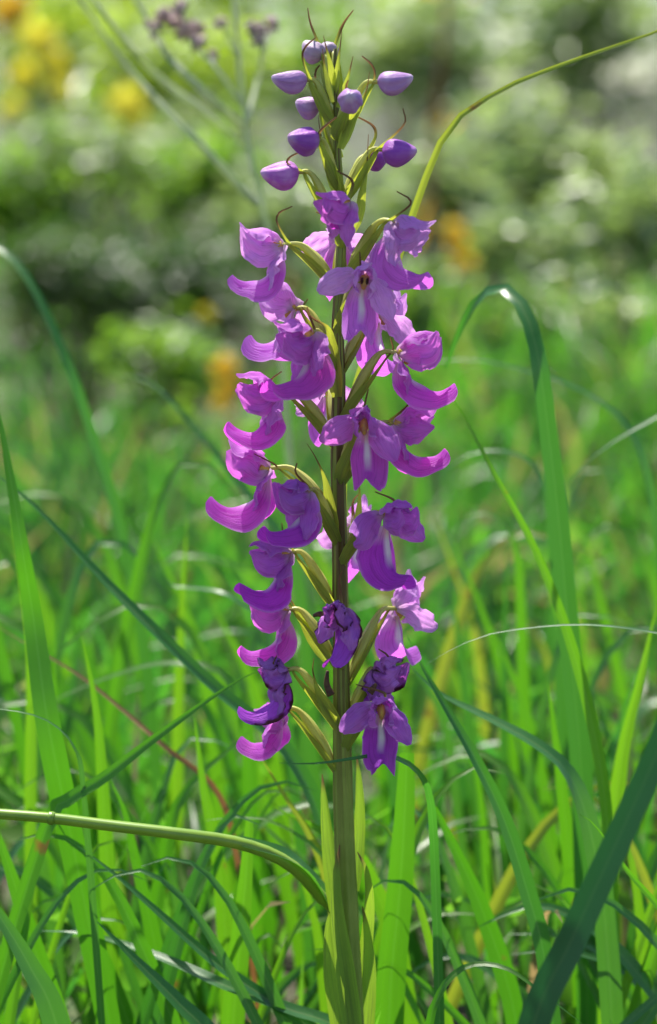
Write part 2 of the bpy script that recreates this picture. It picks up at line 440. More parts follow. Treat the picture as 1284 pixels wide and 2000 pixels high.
def fast_mesh(name, V, F, mat, attr):
    me = bpy.data.meshes.new(name)
    me.vertices.add(len(V)); me.vertices.foreach_set('co', V.astype(np.float32).ravel())
    k = F.shape[1]
    me.loops.add(F.size); me.loops.foreach_set('vertex_index', F.astype(np.int32).ravel())
    me.polygons.add(len(F)); me.polygons.foreach_set('loop_start', np.arange(0, F.size, k, dtype=np.int32))
    me.polygons.foreach_set('loop_total', np.full(len(F), k, np.int32))
    me.polygons.foreach_set('use_smooth', np.ones(len(F), bool))
    me.update(calc_edges=True); me.validate()
    a = me.attributes.new('tint', 'FLOAT', 'POINT'); a.data.foreach_set('value', attr.astype(np.float32))
    me.materials.append(mat)
    o = bpy.data.objects.new(name, me); COL.objects.link(o)
    return o

def scatter_xy(n, y0, y1, spread, pw=1.0):
    y = y0 + (y1 - y0) * rng.uniform(0, 1, n) ** pw
    x = rng.uniform(-1, 1, n) * (spread + 0.22 * (y + 1))
    return x, y

def grass_batch(n, y0, y1, hmin, hmax, wmin, wmax, th1, pw=1.0, spread=0.3, tmax=1.0):
    x, y = scatter_xy(n, y0, y1, spread, pw)
    r = np.stack([x, y, gz(x, y) - 0.005], 1)
    return blade_cloud(r, rng.uniform(0, 6.28, n), rng.uniform(hmin, hmax, n), rng.uniform(0.02, 0.35, n),
                       rng.uniform(0.1, th1, n), rng.uniform(wmin, wmax, n), rng.uniform(0, tmax, n) ** 1.2, rs=rng)
bs = [grass_batch(360, 0.12, 0.45, 0.08, 0.20, 0.004, 0.009, 1.7),
      grass_batch(700, 0.40, 1.0, 0.10, 0.24, 0.005, 0.010, 2.0),
      grass_batch(1500, 0.9, 1.6, 0.12, 0.27, 0.005, 0.011, 2.1),
      grass_batch(1800, 1.4, 2.3, 0.10, 0.22, 0.005, 0.011, 2.1, spread=0.5),
      grass_batch(1500, 2.2, 5.0, 0.08, 0.20, 0.005, 0.010, 1.9, spread=0.8),
      grass_batch(700, -0.28, 0.12, 0.03, 0.10, 0.003, 0.007, 1.6)]
x = rng.uniform(0.05, 1.3, 1500); y = rng.uniform(1.7, 2.6, 1500)
bs.append(blade_cloud(np.stack([x, y, gz(x, y) - .005], 1), rng.uniform(0, 6.28, 1500), rng.uniform(.16, .33, 1500), rng.uniform(.02, .35, 1500), rng.uniform(.3, 2.2, 1500),
                      rng.uniform(.006, .012, 1500), rng.uniform(.35, .97, 1500), rs=rng))
Vs = []; Fs = []; As = []; off = 0
for V, F, A in bs:
    Vs.append(V); Fs.append(F + off); As.append(A); off += len(V)
o = fast_mesh('meadow_grass', np.vstack(Vs), np.vstack(Fs), M['g_stuff'], np.concatenate(As))
tag(o, 'dense soft green meadow grass filling the ground behind the orchid', 'grass'); o['kind'] = 'stuff'

def leaf_cloud(pos, size, tint, rs, up=0.5, aspect=0.45):
    n = len(pos)
    nor = nrm(rs.normal(size=(n, 3)) + np.array([0, 0, up * 2.2]))
    d = nrm(np.cross(nor, rs.normal(size=(n, 3)))); s = np.cross(nor, d)
    sz = size[:, None]
    a = pos; b = pos + d * sz
    m = pos + d * sz * 0.45 - nor * sz * 0.06
    q = pos + d * sz * 0.8 - nor * sz * 0.02
    l = pos + d * sz * 0.42 + s * sz * aspect * 0.5 + nor * sz * 0.05
    r = pos + d * sz * 0.42 - s * sz * aspect * 0.5 + nor * sz * 0.05
    V = np.stack([a, l, b, r, m], 1).reshape(-1, 3)
    k = (np.arange(n) * 5)[:, None]
    F = np.concatenate([k + np.array([[0, 4, 1, 1]])[:, :3], k + np.array([[1, 4, 2]]), k + np.array([[2, 4, 3]]), k + np.array([[3, 4, 0]])], 1).reshape(-1, 3)
    return V, F, np.repeat(tint, 5)

x, y = scatter_xy(6500, 0.12, 3.2, 0.3, 1.1)
hh = rng.uniform(0.005, 0.10, len(x))
V, F, A = leaf_cloud(np.stack([x, y, gz(x, y) + hh], 1), rng.uniform(0.012, 0.032, len(x)), rng.uniform(0, 1, len(x)), rng, 0.6, 0.5)
o = fast_mesh('ground_cover', V, F, M['f_cover'], A)
tag(o, 'low small-leaved herbs covering the soil between the grass blades', 'ground cover'); o['kind'] = 'stuff'

# ------------------------------------------------------------------ shrubs behind the meadow
def shrub(u, v, d, ru, rv, leaf, mat, n, label, clumps=14, up=1.0, cat='shrub', name='shrub', group=None, aspect=0.5):
    """leafy shrub: crown centre seen at (u,v) at depth d, half sizes in photograph pixels, rooted on the ground"""
    k = (d + 1.0) * PX
    c = np.array(P(u, v, d)); rx, rz = ru * k, rv * k
    base = Vector((c[0], d, float(gz(c[0], d)) - 0.01))
    root = empty(name, base, label, cat, group)
    cc = nrm(rng.normal(size=(clumps, 3))) * (rng.uniform(0.25, 1, clumps) ** 0.5)[:, None] * np.array([rx, rx * 0.8, rz]) * 0.85 + c
    which = rng.integers(0, clumps, n)
    sp = 0.30 * min(rx, rz) + 0.01
    pos = cc[which] + rng.normal(size=(n, 3)) * sp
    pos[:, 2] = np.maximum(pos[:, 2], gz(pos[:, 0], pos[:, 1]) + 0.01)
    tint = np.clip(rng.uniform(0, 1, clumps)[which] * 0.6 + rng.uniform(0, 0.4, n), 0, 1)
    V, F, A = leaf_cloud(pos, rng.uniform(0.6, 1.25, n) * leaf, tint, rng, up, aspect)
    ob = fast_mesh('foliage', V - np.array(base), F, M[mat], A); ob.parent = root; WL[ob] = base
    tb = []
    for q in cc[:7]:
        midp = np.array(base) * 0.5 + q * 0.5 + rng.normal(size=3) * 0.03
        tb.append(tube([np.array(base), midp, q], [0.006, 0.004, 0.0015], 6, 6))
    V, F, U = join(tb)
    mk('branches', V, F, M['bark'], root, pivot=base)
    return root

S = [
 # u, v, d, ru, rv, leaf, mat, n, label
 (1120, 90, 4.2, 190, 120, 0.045, 'f_pale', 900, 'pale grey-green shrub rising above the arching yellow-green blade'),
 (840, 110, 3.6, 150, 90, 0.045, 'f_pale', 700, 'pale grey-green shrub right beside the topmost orchid buds'),
 (1060, 330, 3.0, 200, 110, 0.042, 'f_pale', 900, 'broad silvery shrub below the arching yellow-green blade'),
 (860, 400, 2.7, 110, 90, 0.040, 'f_pale', 420, 'small silvery shrub at the foot of the reddish stalk'),
 (1230, 470, 2.6, 130, 100, 0.040, 'f_pale', 420, 'pale green shrub at the meadow edge beyond the tall arched blade'),
 (1010, 500, 2.4, 130, 70, 0.036, 'f_pale', 340, 'low pale green shrub just behind the tall arched blade'),
 (90, 90, 4.6, 170, 130, 0.05, 'f_bright', 800, 'bright lime shrub with yellow flowers in front of it'),
 (340, 130, 4.4, 170, 110, 0.05, 'f_bright', 800, 'bright lime shrub behind the dry seed heads'),
 (560, 150, 4.8, 150, 110, 0.05, 'f_mid', 700, 'mid green shrub behind the topmost orchid buds'),
 (200, 330, 3.2, 170, 90, 0.042, 'f_pale', 560, 'pale shrub below the lime shrub with yellow flowers'),
 (60, 400, 3.1, 120, 90, 0.042, 'f_mid', 480, 'mid green shrub beside the pale shrub, over the drooping dark blade'),
 (400, 380, 3.0, 120, 80, 0.040, 'f_mid', 480, 'mid green shrub between the pale shrub and the orchid buds'),
 (560, 430, 2.8, 90, 80, 0.040, 'f_pale', 320, 'small pale shrub behind the opening orchid bud'),
 (150, 570, 2.5, 170, 80, 0.034, 'f_dark', 650, 'low shrub beneath the pale one, with shade painted into its dark leaves'),  # shaded gap, put into the leaf colour
 (370, 560, 2.45, 130, 90, 0.034, 'f_dark', 560, 'low shrub beside the leftmost upper orchid flower, with shade painted into its dark leaves'),  # same shaded gap, painted as dark leaves
 (1150, 610, 2.1, 150, 60, 0.032, 'f_pale', 240, 'little pale green bush at the meadow edge behind the tall hoop'),
 (800, 600, 2.2, 120, 60, 0.032, 'f_mid', 260, 'little mid green bush behind the orchid at the meadow edge'),
 (330, 700, 2.1, 120, 60, 0.030, 'f_mid', 320, 'little mid green bush at the edge of the dark low shrubs'),
]
for s_ in S: shrub(*s_)
# taller bank of bushes closing the view
for i, (u, d, hv, m_, lb) in enumerate([(-350, 6.2, 20, 'f_mid', 'tall mid green bush behind the lime shrub, at the bank foot'),
        (60, 6.8, -40, 'f_dark', 'tall dark bush behind the lime shrub with yellow flowers'),
        (450, 6.4, 0, 'f_bright', 'tall yellow-green bush behind the dry seed heads'),
        (800, 7.0, -50, 'f_mid', 'tall mid green bush behind the pale shrub by the top buds'),
        (1130, 6.6, 10, 'f_dark', 'tall dark bush behind the pale shrub over the arching blade'),
        (1580, 6.4, -10, 'f_mid', 'tall mid green bush at the end of the bank')]):
    shrub(u, hv, d, 300, 230, 0.07, m_, 1100, lb, 22)

# ------------------------------------------------------------------ tall weeds and yellow wildflowers behind
def flower_head(c, r, npet, mat, parent, seed):
    rs = np.random.default_rng(seed); parts = []
    for k in range(npet):
        a = 6.283 * k / npet + rs.uniform(-.2, .2); d = np.array([math.cos(a), -0.5, math.sin(a)]); d /= np.linalg.norm(d)
        parts.append(sheet([c, c + d * r * 0.6 + [0, -.1 * r, 0], c + d * r], [r * .15, r * .33, r * .1], (0, -1, 0.2), 0.2, 0, 6, 4))
    V, F, U = join(parts)
    ob = mk('flower_head', V, F, M[mat], parent, U, attr=np.full(len(V), rs.uniform()), pivot=c)
    V, F, U = tube([c + [0, r * .1, 0], c - [0, r * .18, 0]], [r * .22, r * .28], 4, 8)
    mk('flower_centre', V, F, M['orange'], ob, U, attr=np.full(len(V), .2), pivot=c)

def wildflower(u, v, d, mat, heads, label, seed):
    rs = np.random.default_rng(seed); k = (1 + d) * PX
    c = np.array(P(u, v, d)); bx = c[0] + rs.uniform(-.05, .05)
    base = np.array([bx, d + 0.02, float(gz(bx, d)) - .01])
    root = empty('yellow_wildflower', base, label, 'flower')
    V, F, U = tube([base, base * .5 + c * .5 + [0.02, 0, 0], c + [0, .01, 0]], [.004, .003, .002], 10, 6)
    mk('stem', V, F, M['drystem'], root, U, pivot=base)
    for i, (du, dv, r) in enumerate(heads):
        q = np.array(P(u + du, v + dv, d - .01))
        if i:
            V, F, U = tube([c + [0, .01, -.04], (c + q) / 2 + [0, .01, -.01], q], [.002, .0015, .0012], 6, 5)
            mk('branch', V, F, M['drystem'], root, U, pivot=c)
        flower_head(q, r * k * 1.45, 7, mat, root, seed * 10 + i)
    n = 26; pos = base + (c - base) * rs.uniform(.05, .85, n)[:, None] + rs.normal(size=(n, 3)) * .03
    V, F, A = leaf_cloud(pos, rs.uniform(.03, .06, n), rs.uniform(0, 1, n), rs, .3, .35)
    ob = fast_mesh('leaves', V - base, F, M['f_mid'], A); ob.parent = root
wildflower(80, 80, 3.4, 'yellow', [(0, 0, 34), (30, 45, 26), (-30, 70, 26), (45, 95, 20)], 'tall yellow wildflower in front of the lime shrub', 1)
wildflower(250, 205, 3.1, 'yellow', [(0, 0, 32), (14, 26, 22)], 'yellow wildflower beside the dry stalks', 2)
wildflower(440, 720, 1.9, 'orange', [(0, 0, 24), (6, 38, 20), (-6, 70, 18)], 'orange-yellow wildflower beside the orchid lips', 3)
wildflower(895, 480, 2.3, 'orange', [(0, 0, 22), (12, 40, 22), (-8, -30, 18)], 'orange-yellow wildflower at the foot of the reddish stalk', 4)
wildflower(20, 25, 3.8, 'orange', [(0, 0, 34), (20, -10, 22)], 'pale orange wildflower at the rim of the lime shrub', 5)
wildflower(30, 210, 3.3, 'yellow', [(0, 0, 18), (-14, 10, 16)], 'small yellow wildflower under the tall yellow one', 6)
wildflower(400, 610, 2.2, 'yellow', [(0, 0, 10), (10, 8, 9)], 'tiny yellow wildflower over the dark low shrub', 7)

def stalk(name, label, cat, pts, radii, mat, d, leaves=0):
    w_ = [np.array(P(a, b, d + (e[0] if e else 0))) for a, b, *e in pts]
    k = (1 + d) * PX
    end = w_[-1].copy(); end = np.array([end[0] + .01, end[1], float(gz(end[0], end[1])) - .01]); w_.append(end)
    root = empty(name, end, label, cat)
    V, F, U = tube(w_, [r * k for r in radii], 20, 7); mk('stem', V, F, M[mat], root, U, pivot=end)
    if leaves:
        t = rng.uniform(.05, .6, leaves); c = catmull(w_, 60)[(t * 59).astype(int)] + rng.normal(size=(leaves, 3)) * .012
        V, F, A = leaf_cloud(c, rng.uniform(.02, .05, leaves), rng.uniform(0, 1, leaves), rng, .2, .35)
        ob = fast_mesh('leaves', V - end, F, M['orange' if mat == 'redstalk' else 'f_mid'], A); ob.parent = root
    return root
stalk('tall_stalk', 'tall reddish brown stalk rising through the pale shrubs', 'stalk', [(882, -60), (866, 90), (850, 230), (842, 420)], [5, 8, 9, 10], 'redstalk', 2.4, 10)

# dried weed with seed heads, top left of the buds
dW = 0.42
k = (1 + dW) * PX
def PW(u, v, dd=0): return np.array(P(u, v, dW + dd))
main = [PW(452, -60), PW(462, 60), PW(478, 230), PW(505, 380), PW(530, 470), PW(552, 700)]
bz = np.array([main[-1][0] + .02, dW, float(gz(0, dW)) - .01])
weed = empty('dried_weed', bz, 'grey-green branching weed with brownish seed heads behind the top buds', 'weed')
V, F, U = tube(main + [bz], [5 * k, 6 * k, 7 * k, 7 * k, 8 * k, 8 * k], 26, 8); mk('stem', V, F, M['drystem'], weed, U, pivot=bz)
for pts, r in [([(480, 250), (400, 180), (330, 110), (290, 40), (190, -120)], 9), ([(460, 265), (390, 210), (310, 150), (230, 60), (150, -40)], 8),
               ([(500, 400), (420, 310), (330, 220), (240, 120), (150, -10)], 9), ([(482, 240), (505, 150), (515, 90), (512, 55)], 6),
               ([(470, 200), (420, 130), (380, 90), (352, 40)], 5), ([(462, 110), (440, 60), (432, 40)], 4), ([(330, 110), (318, 80), (300, 55)], 4),
               ([(420, 130), (412, 112)], 4), ([(515, 90), (530, 50)], 4), ([(515, 100), (497, 52)], 4)]:
    w_ = [PW(a, b, 0.02 * math.sin(a)) for a, b in pts]
    V, F, U = tube(w_, [r * k * .85, r * k * .7, r * k * .5], 14, 6); mk('branch', V, F, M['drystem'], weed, U, pivot=w_[0])
for i, (a, b, r) in enumerate([(302, 55, 15), (335, 40, 17), (352, 20, 14), (362, 62, 15), (385, 60, 14), (388, 85, 13), (415, 112, 11), (432, 48, 11),
                               (497, 55, 12), (512, 60, 12), (530, 48, 12), (505, 80, 10), (318, 30, 12), (345, 50, 13)]):
    c = PW(a, b, 0.01 * math.sin(i * 2.1)); r *= k * 1.55; rs = np.random.default_rng(50 + i); parts = []
    for q in range(16):
        dr = nrm(rs.normal(size=3) + [0, 0, .5]); parts.append(tube([c, c + dr * r * .6, c + dr * r], [r * .36, r * .3, r * .06], 4, 6))
    V, F, U = join(parts); mk('seed_head', V, F, M['seed'], weed, U, pivot=c)

# ------------------------------------------------------------------ single grass blades one can follow in the picture
def blade(pts, width, style, label, roll=20, fold=0.25, group='single grass blades around the orchid', root=True, prof=None, twist=0.0, name='grass_shoot', nu=40):
    """pts: (u, v, depth) from tip to root; width = full width in photograph pixels at the orchid's distance"""
    w_ = [np.array(P(a, b, d)) for a, b, d in pts]
    if root:
        e, f = w_[-1], w_[-2]
        dr = (e - f) / np.linalg.norm(e - f); h = e[2] - float(gz(e[0], e[1]))
        if h > 0.012:
            sx = dr[0] / max(0.35, abs(dr[2])) * h * .35
            sx = max(-.10, min(.10, sx))
            if dr[2] > -0.3:        # leaves the frame sideways: arch over and come down
                m1 = e + np.array([dr[0] * .05, 0.01, dr[2] * .02]); m2 = m1 + np.array([dr[0] * .05, .01, -h * .45])
                w_ += [m1, m2, np.array([m2[0] + dr[0] * .02, m2[1], float(gz(m2[0], m2[1])) - .004])]
            else:
                w_ += [e + np.array([sx * .6, 0, -h * .5]), np.array([e[0] + sx, e[1] + .01, float(gz(e[0], e[1])) - .004])]
    a = math.radians(roll)
    n = np.array([0, -math.cos(a), math.sin(a)])
    pf = prof or [0.04, 0.35, 0.62, 0.85, 1, 1, 1, 0.95, 0.9, 0.8]
    V, F, U = sheet(w_, [p * width * PX * .5 for p in pf], n, 0, fold, nu, 7, ruffle=0.02, seed=int(abs(pts[0][0]) + pts[0][1]), twist=twist, rfreq=1.3)
    U[:, 0] *= 1.0
    ob = mk(name, V, F, M[style], None, U, pivot=w_[-1])
    tag(ob, label, 'grass', group)
    return ob

B = [
 ([(872, 720, .16), (905, 630, .15), (940, 578, .14), (982, 562, .13), (1022, 602, .12), (1050, 690, .11), (1072, 850, .11), (1092, 1020, .11), (1112, 1250, .11), (1135, 1500, .11)], 49, 'g_blue', 'broad blade arching over in a tall hoop beside the orchid', dict(roll=32, prof=[.12, .55, .75, .85, .95, 1, 1, 1, 1, 1])),
 ([(862, 745, .09), (905, 810, .09), (960, 915, .08), (1040, 1062, .08), (1110, 1240, .08), (1165, 1450, .08), (1190, 1650, .08)], 26, 'g_fresh', 'straight bright blade slanting across in front of the tall hoop', {}),
 ([(1330, 40, .07), (1284, 62, .07), (1130, 115, .06), (1000, 165, .06), (925, 210, .05), (880, 245, .05), (845, 315, .05), (808, 415, .05), (765, 545, .05), (725, 660, .05), (690, 780, .05), (672, 900, .05), (668, 1200, .05), (672, 1500, .05)], 16, 'g_yellow', 'thin yellow-green blade bending sharply beside the upper buds', dict(roll=22, prof=[.3, .6, .9, 1, 1, 1, 1.1, 1.2, 1.3, 1.4])),
 ([(-60, 470, .34), (0, 485, .33), (45, 530, .32), (90, 610, .31), (140, 730, .30), (185, 860, .30), (230, 1010, .30), (280, 1250, .3)], 34, 'g_blue', 'drooping dark blade beside the low dark shrubs', dict(roll=50, prof=[.5, .7, .9, 1, 1, 1])),
 ([(-12, 760, .08), (15, 900, .07), (42, 1060, .06), (66, 1210, .06), (92, 1400, .05), (130, 1590, .05), (165, 1760, .05), (215, 2010, .05)], 54, 'g_fresh', 'long bright blade standing at the meadow rim, crossed by a round stem', dict(roll=10)),
 ([(-30, 905, .12), (85, 1005, .11), (200, 1130, .10), (310, 1240, .09), (420, 1345, .09), (560, 1470, .09), (640, 1640, .09)], 36, 'g_blue', 'dark straight blade slanting down to the orchid foot', dict(roll=55, fold=.5)),
 ([(500, 1312, .03), (478, 1322, .03), (400, 1372, .03), (290, 1452, .03), (200, 1522, .03), (130, 1565, .03), (90, 1620, .03)], 34, 'g_fresh', 'bright blade pointing at the lowest pink orchid flower', dict(roll=30)),
 ([(-60, 1375, .02), (0, 1385, .02), (60, 1395, .02), (112, 1420, .025), (150, 1470, .03), (165, 1560, .03)], 15, 'g_blue', 'thin glinting blade bending over the long bright blade', dict(roll=65)),
 ([(150, 1650, .03), (215, 1700, .03), (290, 1765, .03), (420, 1880, .03), (520, 1950, .03), (640, 2040, .03)], 30, 'g_blue', 'glinting blade slanting below the round horizontal stem', dict(roll=60)),
 ([(75, 1818, .06), (150, 1822, .05), (230, 1840, .05), (340, 1880, .04), (440, 1925, .03), (560, 1970, .03), (680, 2020, .03)], 34, 'g_blue', 'pale shiny blade lying across near the ground', dict(roll=65)),
 ([(-70, 1690, -.06), (0, 1790, -.06), (60, 1890, -.06), (110, 2000, -.06)], 56, 'g_blue', 'broad dark blurred blade in front of the long bright blade', dict(roll=40)),
 ([(1320, 1370, -.13), (1284, 1470, -.13), (1200, 1655, -.13), (1115, 1840, -.13), (1040, 2010, -.13)], 56, 'g_dark', 'broad dark blue-green blade slanting close in front of the meadow', dict(roll=15, fold=.15, prof=[.75, .9, 1, 1, 1])),
 ([(1132, 1590, .0), (1150, 1600, .0), (1180, 1635, .0), (1225, 1700, .0), (1290, 1775, .0), (1340, 1850, 0)], 20, 'g_fresh', 'small pointed blade crossing behind the broad dark blade', dict(roll=10)),
 ([(1145, 2005, -.02), (1060, 1940, -.02), (990, 1892, -.015), (925, 1884, -.01), (880, 1910, -.01), (853, 1955, -.01), (838, 2010, -.01)], 17, 'g_fresh', 'small blade bent in a low bow near the ground', dict(roll=55)),
 ([(832, 1298, .03), (880, 1270, .03), (960, 1238, .03), (1100, 1221, .03), (1200, 1224, .03), (1290, 1238, .03), (1350, 1260, .04)], 13, 'g_blue', 'thin pale blade bowing level beside the lowest flowers', dict(roll=65)),
 ([(795, 1240, .04), (830, 1310, .04), (870, 1380, .035), (930, 1485, .03), (985, 1600, .03), (1030, 1740, .03), (1065, 1880, .03)], 36, 'g_blue', 'folded blade rising to the withered orchid flowers', dict(roll=35, fold=.5)),
 ([(800, 1300, .07), (860, 1355, .07), (960, 1405, .065), (1050, 1455, .06), (1110, 1510, .06), (1150, 1610, .06), (1180, 1780, .06)], 50, 'g_blue', 'broad shiny blade bending over beside the lowest flowers', dict(roll=62)),
 ([(795, 1470, .05), (790, 1600, .05), (780, 1750, .05), (765, 1900, .05), (760, 2010, .05)], 62, 'g_fresh', 'broad upright bright blade right behind the orchid stem', dict(roll=5, prof=[.5, .85, 1, 1, .9])),
 ([(826, 1530, .07), (880, 1640, .07), (935, 1760, .07), (985, 1900, .07), (1010, 2010, .07)], 44, 'g_fresh', 'bright blade leaning away from the orchid stem', dict(roll=15)),
 ([(-20, 1215, .16), (60, 1262, .15), (160, 1322, .14), (250, 1395, .13), (330, 1465, .12), (420, 1540, .12), (460, 1660, .12)], 13, 'g_dry', 'thin orange-brown dead blade slanting through the grass', dict(roll=30)),
 ([(300, 1070, .22), (330, 1140, .22), (390, 1150, .21), (450, 1165, .2), (520, 1230, .2), (560, 1400, .2)], 26, 'g_blue', 'shiny blade bending over behind the lower orchid flowers', dict(roll=70)),
 ([(90, 1375, .2), (180, 1335, .2), (290, 1300, .19), (370, 1298, .18), (440, 1320, .18), (480, 1420, .18), (490, 1560, .18)], 36, 'g_fresh', 'broad pale blade bowed over the orange-brown dead blade', dict(roll=65)),
 ([(1105, 950, .2), (1140, 910, .2), (1190, 868, .2), (1290, 812, .2), (1360, 790, .2), (1420, 900, .2)], 32, 'g_blue', 'pale shiny blade leaning up beside the tall hoop', dict(roll=60)),
 ([(820, 720, .3), (860, 706, .3), (930, 703, .3), (1040, 728, .3), (1140, 765, .3), (1230, 840, .3), (1280, 1000, .3)], 30, 'g_blue', 'pale blade bowed level behind the tall hoop', dict(roll=65)),
 ([(860, 930, .26), (900, 895, .26), (960, 880, .26), (1020, 892, .26), (1060, 940, .26), (1080, 1080, .26)], 36, 'g_blue', 'short broad pale blade bowed behind the straight bright blade', dict(roll=65)),
 ([(880, 1070, .3), (905, 1020, .3), (940, 1003, .3), (985, 1020, .3), (1010, 1090, .3), (1020, 1250, .3)], 34, 'g_fresh', 'curled-over pale blade tip behind the straight bright blade', dict(roll=65)),
 ([(225, 730, .36), (290, 745, .36), (350, 800, .35), (430, 895, .35), (500, 985, .35), (570, 1090, .35), (600, 1300, .35)], 40, 'g_blue', 'broad pale blade drooping toward the orchid flowers on their shaded side', dict(roll=60)),
 ([(215, 1520, .08), (245, 1590, .08), (270, 1700, .08), (300, 1830, .08), (330, 2010, .08)], 36, 'g_fresh', 'upright bright blade behind the round horizontal stem', dict(roll=10)),
 ([(488, 1600, .05), (480, 1720, .05), (468, 1850, .05), (455, 2010, .05)], 54, 'g_fresh', 'broad upright bright blade on the shaded side of the orchid stem', dict(roll=5, prof=[.3, .8, 1, 1])),
 ([(510, 1480, .08), (560, 1560, .08), (610, 1640, .08), (650, 1760, .08)], 28, 'g_yellow', 'yellowish blade leaning behind the orchid stem base', dict(roll=20)),
 ([(1284, 1180, .12), (1250, 1330, .12), (1215, 1480, .12), (1190, 1700, .12)], 40, 'g_fresh', 'bright blade rising behind the broad dark blade', dict(roll=15)),
 ([(1070, 1330, .12), (1090, 1480, .12), (1110, 1650, .12), (1130, 1850, .12)], 38, 'g_fresh', 'upright bright blade under the broad shiny bent blade', dict(roll=10)),
 ([(1010, 1000, .2), (1050, 1090, .2), (1090, 1200, .2), (1130, 1380, .2)], 30, 'g_fresh', 'bright blade leaning at the foot of the tall hoop', dict(roll=10)),
 ([(20, 1000, .14), (110, 1090, .2), (60, 1300, .14), (40, 1600, .14)][0:1] + [(40, 1130, .14), (60, 1300, .14), (60, 1600, .14)], 28, 'g_fresh', 'green blade standing behind the long bright blade', dict(roll=10)),
 ([(-30, 1560, .05), (20, 1700, .05), (70, 1860, .05), (120, 2010, .05)], 46, 'g_fresh', 'bright blade at the foot of the long bright blade', dict(roll=20)),
 ([(190, 1800, .02), (260, 1870, .02), (350, 1960, .02), (420, 2040, .02)], 46, 'g_blue', 'shiny dark blade lying low below the pale shiny blade', dict(roll=60)),
 ([(160, 1240, .1), (190, 1400, .1), (205, 1600, .1), (215, 1800, .1)], 36, 'g_fresh', 'upright green blade between the dead blade and the round stem', dict(roll=10)),
 ([(380, 1400, .1), (400, 1550, .1), (430, 1700, .1), (445, 1900, .1)], 38, 'g_fresh', 'upright green blade below the lowest pink orchid flower', dict(roll=10)),
 ([(545, 1490, -.022), (600, 1492, -.02), (655, 1487, -.018), (710, 1478, -.016), (755, 1475, -.012), (790, 1488, -.008), (815, 1506, -.002), (840, 1560, .01), (850, 1700, .02)], 20, 'g_blue', 'narrow blade crossing the orchid stem under the lowest flowers', dict(roll=35)),
]
for pts, wd, st, lb, kw in B: blade(pts, wd, st, lb, **kw)

# round horizontal stem of a neighbouring grass
pts = [(-120, 1580, .0), (0, 1590, .0), (100, 1598, 0), (210, 1612, .0), (340, 1628, 0), (470, 1648, .005), (560, 1685, .01), (620, 1745, .02), (680, 1850, .03)]
w_ = [np.array(P(*p)) for p in pts]; w_.append(np.array([w_[-1][0] + .02, .04, -.004]))
rt = empty('reclining_grass', w_[-1], 'round yellow-green grass stem lying level across the blades beside the orchid', 'grass')
V, F, U = tube(w_, [.0020, .0022, .0024, .0026, .0027, .0027, .0026, .0026], 44, 10, 5, .05); mk('stem', V, F, M['g_stem'], rt, U, pivot=w_[-1])
for q in (2,):
    V, F, U = tube([w_[q] - (w_[q + 1] - w_[q]) * .05, w_[q], w_[q] + (w_[q + 1] - w_[q]) * .06], [.0025, .00275, .0026], 7, 10); mk('node', V, F, M['g_stem'], rt, U, pivot=w_[q])
V, F, U = sheet([w_[5], w_[6] + [0, 0, .002], w_[7] + [0, 0, .003], w_[8]], [.0035, .0045, .0045, .004], (0, -.4, 1), 0, .5, 16, 7); mk('leaf_sheath', V, F, M['g_blue'], rt, U, pivot=w_[5])

# further single blades that stand free behind the orchid
rb = np.random.default_rng(21)
for i in range(96):
    d = rb.uniform(.08, .55); u = rb.uniform(-120, 1400); v0 = rb.uniform(1000, 1560) if d > .2 else rb.uniform(1330, 1750)
    ln = rb.uniform(-160, 160); bend = rb.uniform(-.3, 1.0)
    vv = 1850; arch = i % 2 == 0
    if arch:
        d = rb.uniform(.12, .6); v0 = rb.uniform(880, 1500) if d > .2 else rb.uniform(1350, 1600); ln = rb.choice([-1, 1]) * rb.uniform(120, 300); dp = rb.uniform(20, 160)
        pts = [(u + ln * 1.75, v0 + dp, d), (u + ln * 1.35, v0 + dp * .25, d), (u + ln, v0, d), (u + ln * .66, v0 * .88 + vv * .12, d), (u + ln * .25, v0 * .45 + vv * .55, d), (u, vv, d)]
    else:
        pts = [(u + ln * (1 + bend), v0, d), (u + ln * .62, v0 * .7 + vv * .3, d), (u + ln * .25, v0 * .35 + vv * .65, d), (u, vv, d)]
    st = str(rb.choice(['g_fresh', 'g_blue', 'g_yellow'], p=[.68, .26, .06]))
    kind = {'g_fresh': 'fresh green', 'g_blue': 'bluish green', 'g_yellow': 'yellowish'}[st]
    blade(pts, rb.uniform(22, 46), st, 'softly blurred slender %s grass blade in the meadow behind the orchid' % (('arching ' if arch else '') + kind), roll=rb.uniform(45, 68) if arch else rb.uniform(0, 50),
          group='slender %s blades behind the orchid' % (('arching ' if arch else '') + kind), nu=18)

# tangled blades low around the orchid foot
for i in range(56):
    d = rb.uniform(.025, .16); u = rb.uniform(-200, 1480); v0 = rb.uniform(1480, 1880); ln = rb.choice([-1, 1]) * rb.uniform(60, 420)
    st = str(rb.choice(['g_fresh', 'g_blue', 'g_yellow'], p=[.5, .44, .06])); kind = {'g_fresh': 'fresh green', 'g_blue': 'bluish green', 'g_yellow': 'yellowish'}[st]
    pts = [(u + ln * 1.1, v0 + rb.uniform(-10, 60), d), (u + ln * .8, v0, d), (u + ln * .45, v0 * .75 + 2060 * .25, d), (u, 2060, d)]
    blade(pts, rb.uniform(16, 36), st, 'leaning %s grass blade low in the tangle around the orchid foot' % kind, roll=rb.uniform(20, 65),
          group='leaning %s blades around the orchid foot' % kind, nu=18)

